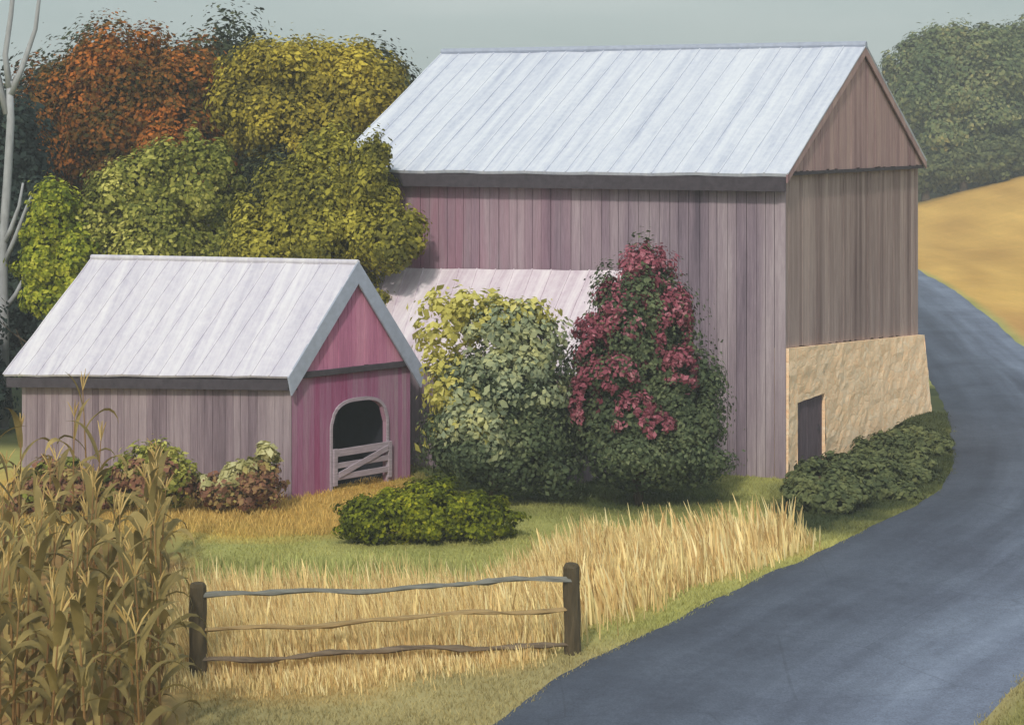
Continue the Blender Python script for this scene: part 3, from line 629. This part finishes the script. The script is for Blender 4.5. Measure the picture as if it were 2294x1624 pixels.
# far right trees beyond the field
def far_tree(px, d, W_, H_, n, lab, seed, mat=F_HAZE, blobs=None):
    bl = blobs or [(0,0,H_*.55,W_*.46,W_*.4,H_*.42),(-W_*.24,0,H_*.5,W_*.28,W_*.3,H_*.38),(W_*.26,0,H_*.6,W_*.28,W_*.3,H_*.36),(0,-W_*.1,H_*.3,W_*.46,W_*.36,H_*.3),(-W_*.1,0,H_*.78,W_*.26,W_*.25,H_*.2),(W_*.14,0,H_*.76,W_*.24,W_*.25,H_*.22)]
    return tree('oak_tree' if mat is F_HAZE else 'dark_shrub', px, d, bl, int(n*3.6), 0.25 if mat is F_HAZE else 0.24, mat, lab, 'tree' if mat is F_HAZE else 'shrub', seed=seed, tr=0.5, kpb=40, clump=0.26)
far_tree(2150, 206, 17.0, 17.3, 17000, 'large rounded grey-green tree beyond the golden field at upper right', 21)
far_tree(2330, 212, 14.0, 15.4, 10000, 'grey-green tree cut by the right edge beyond the golden field', 22)
for i, (px, d, W_, H_) in enumerate(((2075,201,7,5.2),(2160,200,8,4.6),(2250,200,8,4.4),(2345,200,9,4.4))):
    far_tree(px, d, W_, H_, 2600, ['dark low shrub at the barn end of the hedgerow under the far tree', 'dark low shrub second from the barn under the far tree', 'dark low shrub third from the barn in the far hedgerow', 'dark low shrub at the right edge of the far hedgerow'][i], 30+i, F_HED,
             [(0,0,H_*.5,W_*.5,W_*.3,H_*.5),(-W_*.3,0,H_*.4,W_*.3,W_*.25,H_*.4),(W_*.3,0,H_*.42,W_*.3,W_*.25,H_*.4)])

# bare pale tree, left edge
M_PBARK = plain('pale_grey_bark', s2l((158,160,164)), 0.22, 3, 0.85, (2, 2, 0.6), 0.5)
bt = empty('bare_tree', (ft(8, 60), 60, 0), 0, label='bare pale grey tree with a forked trunk at the left edge', cat='tree')
mb = MB()
mb.tube([(0,0,-.3),(0.02,0,3),(-0.03,0,5.5),(0.12,0,7.6),(0.22,0,9.4),(0.18,0,10.6)], [.17,.15,.14,.13,.12,.10], 12)
mb.tube([(0.18,0,10.4),(0.05,0,11.4),(0.22,0,12.6),(0.42,0,14.6),(0.5,0,16)], [.12,.09,.08,.06,.03], 8)
mb.tube([(0.2,0,10.2),(0.55,0.05,11.0),(0.95,0.1,12.2),(1.12,.1,13.6),(1.3,.1,15.5)], [.12,.09,.07,.05,.03], 8)
mb.tube([(0.1,0,9.6),(-0.3,.1,11.2),(-0.35,.2,13.5),(-.6,.2,15)], [.12,.09,.07,.05], 8)
mb.build('trunk', M_PBARK, bt, smooth=True)
for (z0, pts) in ((5.0, [(0.35,-.1,0.75),(0.72,-.15,1.7),(0.9,-.2,2.1)]), (5.6, [(0.25,-.1,.5),(0.5,-.1,1.2),(0.62,-.1,1.9)]), (3.6, [(0.4,-.1,.5),(0.7,-.1,1.1)]), (6.2, [(-.3,-.1,.6),(-.6,0,1.5)])):
    MB().tube([(0, 0, z0)]+[(a, b_, z0+c_) for a, b_, c_ in pts], [.09]+[.075-.02*i for i in range(len(pts))], 7).build('branch', M_PBARK, bt, smooth=True)

# garden shrubs
def shrub(name, px, d, blobs, n, size, mat, label, seed, extra=(), core=0.72, cat_='shrub', **k):
    x = ft(px, d); z = T(x, d); e = empty(name, (x, d, z), 0, label=label, cat=cat_)
    r = random.Random(seed); mb = MB(); top = max(b_[2]+b_[5] for b_ in blobs)
    for i in range(5):
        a = r.uniform(0, 6.28); s = r.uniform(.15, .45)*top*0.4
        mb.tube([(0.05*math.cos(a), .05*math.sin(a), -0.1), (s*.5*math.cos(a), s*.5*math.sin(a), top*.35), (s*math.cos(a), s*math.sin(a), top*.72)], [.05, .035, .015], 6)
    mb.build('stems', M_BARK, e, smooth=True)
    crown('foliage', [(x+b_[0], d+b_[1], z+b_[2])+tuple(b_[3:]) for b_ in blobs], n, size, mat, e, seed, core=core, **k)
    for j, (nm, bl, n2, sz2, m2, kw) in enumerate(extra):
        crown(nm, [(x+b_[0], d+b_[1], z+b_[2])+tuple(b_[3:]) for b_ in bl], n2, sz2, m2, e, seed+50+j, core=0, **kw)
    return e
shrub('flowering_shrub', 1432, 47.6, [(0,0,3.3,1.35,1.2,2.7),(-.5,0,2.2,1.5,1.2,2.0),(0.8,0,2.2,1.25,1.1,2.1),(0.1,0,1.2,1.9,1.3,1.2),(0.35,.1,4.6,.75,.6,1.25),(1.3,0,1.6,.75,.8,1.5)], 34000, 0.062, F_SHGR,
      'tall conical shrub with crimson flower clusters over dark green leaves, against the large barn', 41,
      extra=[('flowers', [(.1,-.1,5.25,.85,.75,1.0),(.8,-.1,4.6,.45,.6,.8),(-.35,-.3,4.5,.95,.8,1.0),(-1.05,-.2,3.9,.6,.7,.75),(0.75,-.3,4.0,.55,.7,1.1),(0.95,-.4,3.3,.5,.6,.6),(-1.3,-.5,2.5,.4,.5,.9),(-.6,-.6,3.2,.8,.7,.6),(-.2,-.9,2.3,.5,.4,.6),(.4,-.9,2.0,.4,.4,.4)], 15000, 0.068, F_CRM, dict(kpb=44, clump=0.26))])
shrub('green_shrub', 1105, 47.4, [(0,0,2.1,1.2,1.0,1.6),(.7,0,2.5,1.0,.9,1.5),(-.8,0,1.5,.9,.9,1.2),(.3,0,1.1,1.6,1.1,1.1),(1.3,.2,1.5,.8,.8,1.5)], 26000, 0.064, F_SHGR,
      'tall shrub of butter-yellow and sage leaves over dark green, right of the stable gable', 42,
      extra=[('leaves', [(.1,-.2,3.7,1.0,.8,1.0),(.9,-.2,3.9,.8,.7,.9),(-.8,-.2,2.6,.8,.8,1.1),(.4,-.5,2.9,1.1,.7,.9),(-.5,-.6,1.6,.9,.6,.9)], 11000, 0.092, F_SAGE, dict(kpb=26, clump=0.4)),
             ('yellow_leaves', [(-1.2,-.1,4.2,.8,.6,1.0),(-.4,-.2,4.6,.8,.6,.6),(-1.15,-.4,3.0,.65,.6,1.0),(-.8,-.6,2.2,.8,.5,.9),(.5,-.3,4.65,.9,.5,.4)], 2200, 0.105, F_YEL, dict(kpb=34, clump=0.42))])
shrub('round_bush', 950, 43.6, [(-.75,-.1,.45,1.1,.85,.66),(.2,0,.58,1.2,.9,.74),(1.15,.1,.42,1.0,.8,.6),(-1.35,-.2,.4,.6,.6,.5)], 20000, 0.055, F_BUSH,
      'low rounded moss-green bush on the lawn in front of the stable gate', 43, core=0.8, clump=.24, kpb=30)
shrub('garden_shrub', 335, 46.4, [(0,0,.75,.85,.6,.75),(-.6,0,.55,.6,.5,.6),(.55,0,.6,.6,.5,.65),(.2,0,1.15,.55,.45,.5)], 3600, 0.085, F_MGRN,
      'shrub of mixed dull red and olive leaves against the middle of the stable wall', 44,
      extra=[('red_leaves', [(0,-.2,.8,.8,.5,.6),(.5,-.2,.6,.6,.5,.55),(-.6,-.2,.5,.6,.5,.5)], 2200, 0.1, F_RED, dict(kpb=12, clump=.3))])
shrub('garden_shrub', 535, 46.6, [(0,0,.5,.9,.6,.5),(.5,0,.6,.6,.5,.6),(-.55,0,.4,.55,.5,.42)], 3000, 0.08, F_RED,
      'low brownish shrub with pale cream leaves on top, left of the pink gable', 45,
      extra=[('pale_leaves', [(.6,-.05,1.1,.42,.35,.5),(.1,-.1,.85,.5,.4,.35),(-.4,-.1,.6,.5,.4,.35)], 1100, 0.13, F_PALE, dict(kpb=10, clump=.34))])
shrub('garden_shrub', 140, 46.4, [(0,0,.6,.9,.6,.7),(-.7,0,.5,.6,.5,.6),(.6,0,.5,.6,.5,.55)], 3000, 0.09, F_RED,
      'reddish shrub half hidden behind the tall corn leaves at the stable wall', 46,
      extra=[('leaves', [(0,-.1,.9,.7,.5,.5),(-.6,-.1,.6,.5,.4,.5)], 900, 0.1, F_MGRN, dict(kpb=10, clump=.3))])
for i, (px, d, bl, lab) in enumerate((
    (1825, 47.6, [(0,0,.4,.75,.7,.6),(-.3,-.5,.3,.6,.6,.5),(.6,-.3,.35,.7,.7,.5),(.2,-.9,.2,.7,.6,.4)], 'dark sage bush nearest the barn corner, in front of the stone doorway'),
    (1902, 50.0, [(0,0,.4,.85,.8,.55),(.7,-.4,.3,.75,.7,.45),(-.6,-.4,.3,.6,.7,.5),(.3,-1.2,.15,.8,.7,.4),(.9,-1.3,.1,.7,.7,.35)], 'dark sage bush in the middle of the stone foundation'),
    (1978, 53.0, [(0,0,.35,.9,.9,.55),(.6,-.5,.3,.75,.8,.4),(-.5,-.5,.3,.6,.7,.45),(.3,-1.8,.1,.9,.8,.35)], 'dark sage bush third from the corner along the stone foundation'),
    (2040, 56.6, [(0,0,.15,.8,.9,.42),(.3,-1.0,.12,.7,.8,.36),(-.5,-.7,.15,.6,.7,.42)], 'low dark sage bush at the road end of the stone foundation'))):
    shrub('foundation_bush', px, d, bl, 7000, 0.075, F_HED, lab, 60+i, core=0.8, clump=.24)['group'] = 'dark bushes along the stone foundation'

# ================================================================ FENCE
W_POST = plain('dark_brown_post', s2l((82,72,54)), 0.35, 5, 0.95, (2, 2, 0.35), 0.7)
W_R1 = plain('blue_grey_rail', s2l((118,118,112)), 0.3, 5, 0.9, (0.3, 3, 3), 0.6)
W_R2 = plain('tan_rail', s2l((158,134,94)), 0.25, 5, 0.9, (0.3, 3, 3), 0.6)
W_R3 = plain('grey_brown_rail', s2l((112,98,82)), 0.35, 4, 0.9, (0.3, 3, 3), 0.6)
pA = Vector((-5.22, 32.65, 0)); pB = Vector((1.02, 34.0, 0))
fence = empty('rail_fence', (pA.x, pA.y, 0), 0, label='short wooden fence of two dark posts and three crooked rails before dry grass', cat='fence')
for p, h_, ln in ((pA, 1.54, 0.0), (pB, 1.57, -0.09)):
    q = p-pA; mb = MB()
    mb.tube([(q.x+ln*(1-z/h_)*-0.4, q.y, z) for z in (-0.3, 0.0, .3, .7, 1.1, h_-.06, h_)], [.155,.15,.148,.143,.15,.142,.105], 10)
    o = mb.build('post', W_POST, fence, smooth=False)
    for v in o.data.vertices:
        v.co.x += 0.012*math.sin(v.co.z*7+v.co.y*40); v.co.y += 0.012*math.cos(v.co.z*9+v.co.x*30)
def rail(zl, zr, mat, ph, r_=0.062):
    pts = []; n = 26; d = pB-pA
    for i in range(n+1):
        f = i/n; z = zl+(zr-zl)*f+0.035*math.sin(f*9+ph)+0.018*math.sin(f*23+ph*2)
        pts.append((d.x*f, d.y*f-0.06+0.02*math.sin(f*5+ph), z))
    o = MB().tube(pts, [r_*(1+0.22*math.sin(i*1.3+ph)+0.16*math.sin(i*2.9)) for i in range(n+1)], 7, 0.65).build('rail', mat, fence)
    for v in o.data.vertices: v.co.z += rnd.uniform(-.012, .012); v.co.y += rnd.uniform(-.01, .01)
rail(hh_(1336, 32.65), hh_(1294, 34.0), W_R1, 0.4); rail(hh_(1410, 32.65), hh_(1360, 34.0), W_R2, 2.0, .056); rail(hh_(1474, 32.65), hh_(1438, 34.0), W_R3, 3.3, .064)

# ================================================================ GRASSES
def blades(name, X, Y, H, Wd, lean, col, mat, seed, label, cat_, curve=0.5, segs=2, kind='stuff', dirx=None):
    r = np.random.default_rng(seed); n = len(X); Z = terr(X, Y)-0.02; a = r.uniform(0, 2*np.pi, n)
    face = r.uniform(-0.9, 0.9, n); wx, wy = np.cos(face)*Wd/2, np.sin(face)*Wd/2
    lx = np.cos(a)*lean*H; ly = np.sin(a)*lean*H
    if dirx is not None: lx = lx*0.6+dirx*H
    V = []
    for s in range(segs+1):
        f = s/segs; k = f**(1+curve); wv = 1.0 if s == 0 else (1-f)**0.55*1.0
        cx, cy, cz = X+lx*k, Y+ly*k, Z+H*(f-0.12*lean*k)
        if s < segs: V += [np.stack([cx-wx*wv, cy-wy*wv, cz], -1), np.stack([cx+wx*wv, cy+wy*wv, cz], -1)]
        else: V += [np.stack([cx-wx*.12, cy-wy*.12, cz], -1), np.stack([cx+wx*.12, cy+wy*.12, cz], -1)]
    V = np.stack(V, 1); m_ = V.shape[1]; base = np.arange(n)[:, None]*m_
    Fq = np.concatenate([base+np.array([[2*s, 2*s+1, 2*s+3, 2*s+2]]) for s in range(segs)], 0)
    o = mesh_np(name, V.reshape(-1, 3), Fq, mat, col=np.repeat(col, m_, axis=0)); return tag(o, label, cat_, kind=kind)
M_BLADE = tinted('grass_blades', 0.18, 0.25, 0.8, fine=False)
def scatter(n, x0, x1, y0, y1, seed, keep=None, dens=1.0):
    r = np.random.default_rng(seed); Y = r.uniform(y0, y1, n); X = r.uniform(x0, x1, n)
    ok = np.ones(n, bool) if keep is None else keep(X, Y, r); return X[ok], Y[ok]
def on_road(X, Y, mrg=0.0):
    lx = np.interp(Y, [p[1] for p in ROADL[:-1]], [p[0] for p in ROADL[:-1]]); rx = np.interp(Y, [p[1] for p in ROADR[:-1]], [p[0] for p in ROADR[:-1]])
    return (X > lx+mrg) & (X < rx-mrg)
def infrm(X, Y, m_=60): px = 1147+4400*X/Y; return (px > -m_) & (px < 2294+m_)
def bld(X, Y):
    def loc(x0, y0, yaw, L_, W_):
        dx, dy = X-x0, Y-y0; lx = dx*math.cos(yaw)-dy*math.sin(yaw); ly = dx*math.sin(yaw)+dy*math.cos(yaw); return (lx < 0.1) & (lx > -L_) & (ly > -0.05) & (ly < W_)
    return loc(bx, by, byaw, bL, bW) | loc(sx, sy, syaw, sL, sW)
# short lawn
X, Y = scatter(330000, -13, 16, 28, 62, 5, lambda X, Y, r: infrm(X, Y) & ~on_road(X, Y, 0.0+0.2*vn1(X*3, Y*3)) & ~bld(X, Y) & ~inpoly(CORNF, X, Y))
H = np.random.default_rng(1).uniform(0.03, 0.10, len(X))*(0.7+0.8*vn1(X*.8, Y*.8)); 
cc = gcol(X, Y)*np.random.default_rng(2).uniform(0.85, 1.2, (len(X), 1))
blades('grass', X, Y, H, np.full(len(X), 0.022), 0.5, cc, M_BLADE, 3, 'short olive and straw coloured grass covering the yard and verge', 'grass')
# longer straw tufts by the stable
X, Y = scatter(16000, -13, -2, 43.5, 50, 6, lambda X, Y, r: inpoly(STRAW, X, Y) & ~bld(X, Y) & infrm(X, Y))
r_ = np.random.default_rng(8); cc = np.array(s2l((208,178,106)))*r_.uniform(.75, 1.2, (len(X), 1))*np.array([1, 1, 1])
dr_ = np.exp(-((X+3.6)**2/1.2+(Y-50.0)**2/3.0))
blades('straw_grass', X, Y, r_.uniform(.08, .24, len(X))*(1-.75*dr_), np.full(len(X), .03), .35, cc, M_BLADE, 9, 'orange straw coloured grass growing before the stable', 'grass')
# tall dry grass behind the fence and along the verge
X, Y = scatter(85000, -7, 7, 31.5, 45.5, 7, lambda X, Y, r: inpoly(REED, X+r.normal(0, .2, len(X)), Y+r.normal(0, .35, len(X))) & infrm(X, Y) & ((X < 1.2) | (vn1(X*1.3, Y*1.3)+r.uniform(-.25, .25, len(X)) > .30)))
r_ = np.random.default_rng(12); pal = np.array([s2l(c) for c in ((238,218,160),(230,204,144),(246,232,182),(216,186,130),(234,210,152),(192,160,108),(242,224,164))])
cc = pal[r_.integers(0, 7, len(X))]; right = sst(-.5, 2.5, X)
edge = sst(31.7, 33.4, Y)
front = sst(0.25, -0.15, Y-(32.65+(X+5.22)*0.216))*(X < 1.4)
H = r_.uniform(.45, .92, len(X))*(0.8+0.4*vn1(X*1.5, Y*1.5))*(1-0.68*front)*(1-0.15*sst(1.5, .5, X))*(1-.42*sst(1.2, 3.5, X))*(0.75+0.5*vn2(X*.9+3, Y*2.2)); cc = cc*(1.0)
Wd = r_.uniform(.012, .03, len(X))*(1+right*0.5)
blades('tall_dry_grass', X, Y, H, Wd, .32, cc, M_BLADE, 13, 'tall tan dry grass standing behind the fence and along the verge', 'dry grass', segs=3, dirx=-0.12+0*X)
X, Y = scatter(5200, -7, 7, 31.7, 45.5, 17, lambda X, Y, r: inpoly(REED, X, Y) & infrm(X, Y) & (r.uniform(0, 1, len(X)) < 0.3+0.7*sst(-1, 2, X)))
r_ = np.random.default_rng(14); cc = pal[r_.integers(0, 7, len(X))]*1.05
blades('broad_dry_leaves', X, Y, r_.uniform(.6, 1.0, len(X))*(1-0.68*sst(0.25, -0.15, Y-(32.65+(X+5.22)*0.216))*(X < 1.4)), r_.uniform(.045, .085, len(X)), .28, cc, M_BLADE, 15, 'broad straw-coloured leaves rising through the tall dry grass', 'dry grass', segs=3, dirx=-0.22+0.25*vn1(X, Y))
# pale wisps on the lawn edge above the fence
X, Y = scatter(3800, -6.5, 0.5, 37.6, 41.0, 27, lambda X, Y, r: infrm(X, Y))
r_ = np.random.default_rng(24); cc = np.array(s2l((176,178,112)))*r_.uniform(.8, 1.2, (len(X), 1))
blades('lawn_wisps', X, Y, r_.uniform(.12, .38, len(X)), r_.uniform(.02, .05, len(X)), .3, cc, M_BLADE, 25, 'pale green wisps of longer grass at the lawn edge above the fence', 'grass', segs=3)

# ================================================================ CORN
def ribbon(V, Fq, p, az, L_, wv, rise, droop, r, twist=0.0):
    n = 9; d = np.array([math.cos(az), math.sin(az)]); s = np.array([-d[1], d[0], 0]); x = 0; z = 0; an = rise; base = len(V)
    for i in range(n+1):
        f = i/n; ww = wv*math.sin(math.pi*min(1, 0.12+0.95*f))**0.6*(1-0.15*f) if f < 1 else 0.004
        c = np.array(p)+np.array([d[0]*x, d[1]*x, z]); tw = twist*f; sv = s*math.cos(tw)+np.array([0, 0, math.sin(tw)])
        V += [c-sv*ww/2+np.array([0,0,ww*.18]), c, c+sv*ww/2+np.array([0,0,ww*.18])]
        x += math.cos(an)*L_/n; z += math.sin(an)*L_/n; an -= droop/n*(1.5 if f > .35 else .6)
        if i < n:
            k = base+3*i; Fq += [(k, k+1, k+4, k+3), (k+1, k+2, k+5, k+4)]
pal_c = [s2l(c) for c in ((146,126,78),(172,146,92),(128,112,72),(186,166,108),(110,98,66),(158,126,74))]
def cornmat(name, lo, mid, hi):
    m, t, b = mat_base(name, 0.7, 0.3); g = N(t, 'ShaderNodeTexCoord').outputs['Object']; geo = N(t, 'ShaderNodeNewGeometry'); oi = N(t, 'ShaderNodeObjectInfo')
    n = noise(t, g, 1.6, (1,1,1), 4, .6); f = math_(t, 'ADD', math_(t, 'MULTIPLY', n, .55), math_(t, 'MULTIPLY', geo.outputs['Random Per Island'], .3))
    f = math_(t, 'ADD', f, math_(t, 'MULTIPLY', oi.outputs['Random'], .15))
    c = ramp(t, f, [(.25, lo), (.5, mid), (.78, hi)]); t.links.new(c, b.inputs['Base Color'])
    tr = N(t, 'ShaderNodeBsdfTranslucent'); ms = N(t, 'ShaderNodeMixShader'); ms.inputs[0].default_value = .25
    t.links.new(c, tr.inputs[0]); t.links.new(b.outputs[0], ms.inputs[1]); t.links.new(tr.outputs[0], ms.inputs[2]); t.links.new(ms.outputs[0], t.nodes['Material Output'].inputs[0]); return m
M_CLEAF = cornmat('dry_corn_leaf', s2l((100,90,52)), s2l((146,128,76)), s2l((198,174,112)))
M_CSTEM = cornmat('corn_stalk', s2l((108,80,46)), s2l((142,108,64)), s2l((170,134,84)))
M_TASS = cornmat('corn_tassel', s2l((170,136,80)), s2l((206,176,110)), s2l((228,206,146)))
def corn_proto(seed, H):
    r = random.Random(seed); e = empty('corn_plant', (0, 0, 0), 0, label='dry tan corn plant with arching leaves, in the clump at the left front corner', cat='corn plant', group='dry corn plants in the left foreground')
    bx_, by_ = r.uniform(-.12, .12), r.uniform(-.12, .12)
    MB().tube([(bx_*(f**2), by_*(f**2), -0.1+(H+.1)*f) for f in (0, .25, .5, .75, 1)], [.024, .022, .019, .014, .008], 7).build('stalk', M_CSTEM, e, smooth=True)
    V, Fq = [], []; az = r.uniform(0, 6.28); nl = 8
    for i in range(nl):
        f = 0.10+0.86*i/nl; az += math.pi+r.uniform(-.5, .5); p = (bx_*f*f, by_*f*f, H*f)
        up = f > .8
        ribbon(V, Fq, p, az, r.uniform(.9, 1.35)*(1-.35*abs(f-.5)), r.uniform(.12, .19), r.uniform(.95, 1.3) if not up else r.uniform(1.1, 1.45), r.uniform(1.9, 3.3) if not up else r.uniform(.7, 1.9), r, r.uniform(-.8, .8))
    mesh_np('leaves', V, Fq, M_CLEAF, e, smooth=True)
    mb = MB()
    for k in range(4):
        a = r.uniform(0, 6.28); s = 0.05 if k == 0 else r.uniform(.1, .2); L_ = r.uniform(.22, .36)
        p0 = Vector((bx_, by_, H-.02)); d = Vector((math.cos(a)*s, math.sin(a)*s, L_))
        mb.tube([p0, p0+d*.5+Vector((0, 0, .03)), p0+d], [.009, .014, .005], 5)
    mb.build('tassel', M_TASS, e); return e
protos = [corn_proto(100+i, h) for i, h in enumerate((2.5, 2.75, 2.9, 3.05, 2.6, 2.85, 2.7))]
spots = []; r = random.Random(77); y = 25.6
while y < 41.5:
    xr = ft(368, y)-0.05; xl = ft(-60, y)
    den = 0.58 if y < 31 else (0.95 if y < 36 else 1.5)
    x = xr-r.uniform(0, .25)
    while x > xl:
        spots.append((x+r.uniform(-.08, .08), y+r.uniform(-.18, .18))); x -= den*r.uniform(.75, 1.25)
    y += 0.85 if y < 33 else 1.15
used = set()
def copy_thing(o):
    c = o.copy(); C.objects.link(c)
    for ch in o.children:
        k = ch.copy(); C.objects.link(k); k.parent = c
    return c
for i, (x, y) in enumerate(spots):
    j = i % len(protos) if i < len(protos) else r.randrange(len(protos))
    o = protos[j] if j not in used else copy_thing(protos[j]); used.add(j)
    s = r.uniform(.9, 1.08)
    if y > 37 and abs(1147+4400*x/y-150) < 90: s *= 1.12
    if y > 36 and 1147+4400*x/y > 260: s *= .88
    o.location = (x, y, T(x, y)); o.rotation_euler = (r.uniform(-.05, .05), r.uniform(-.05, .05), r.uniform(0, 6.28)); o.scale = (1, 1, s)
print('corn plants', len(spots))

# ================================================================ HAZE
hz = MB().box((-140, -6, -4), (140, 520, 48)).build('haze', None); tag(hz, 'thin pale haze in the air over the farm', 'haze', kind='stuff')
m = bpy.data.materials.new('haze'); m.use_nodes = True; t = m.node_tree; t.nodes.clear()
o_ = t.nodes.new('ShaderNodeOutputMaterial'); v_ = t.nodes.new('ShaderNodeVolumePrincipled'); v_.inputs['Density'].default_value = 0.0012; v_.inputs['Color'].default_value = (0.86, 0.9, 0.93, 1)
t.links.new(v_.outputs[0], o_.inputs['Volume']); hz.data.materials.append(m)
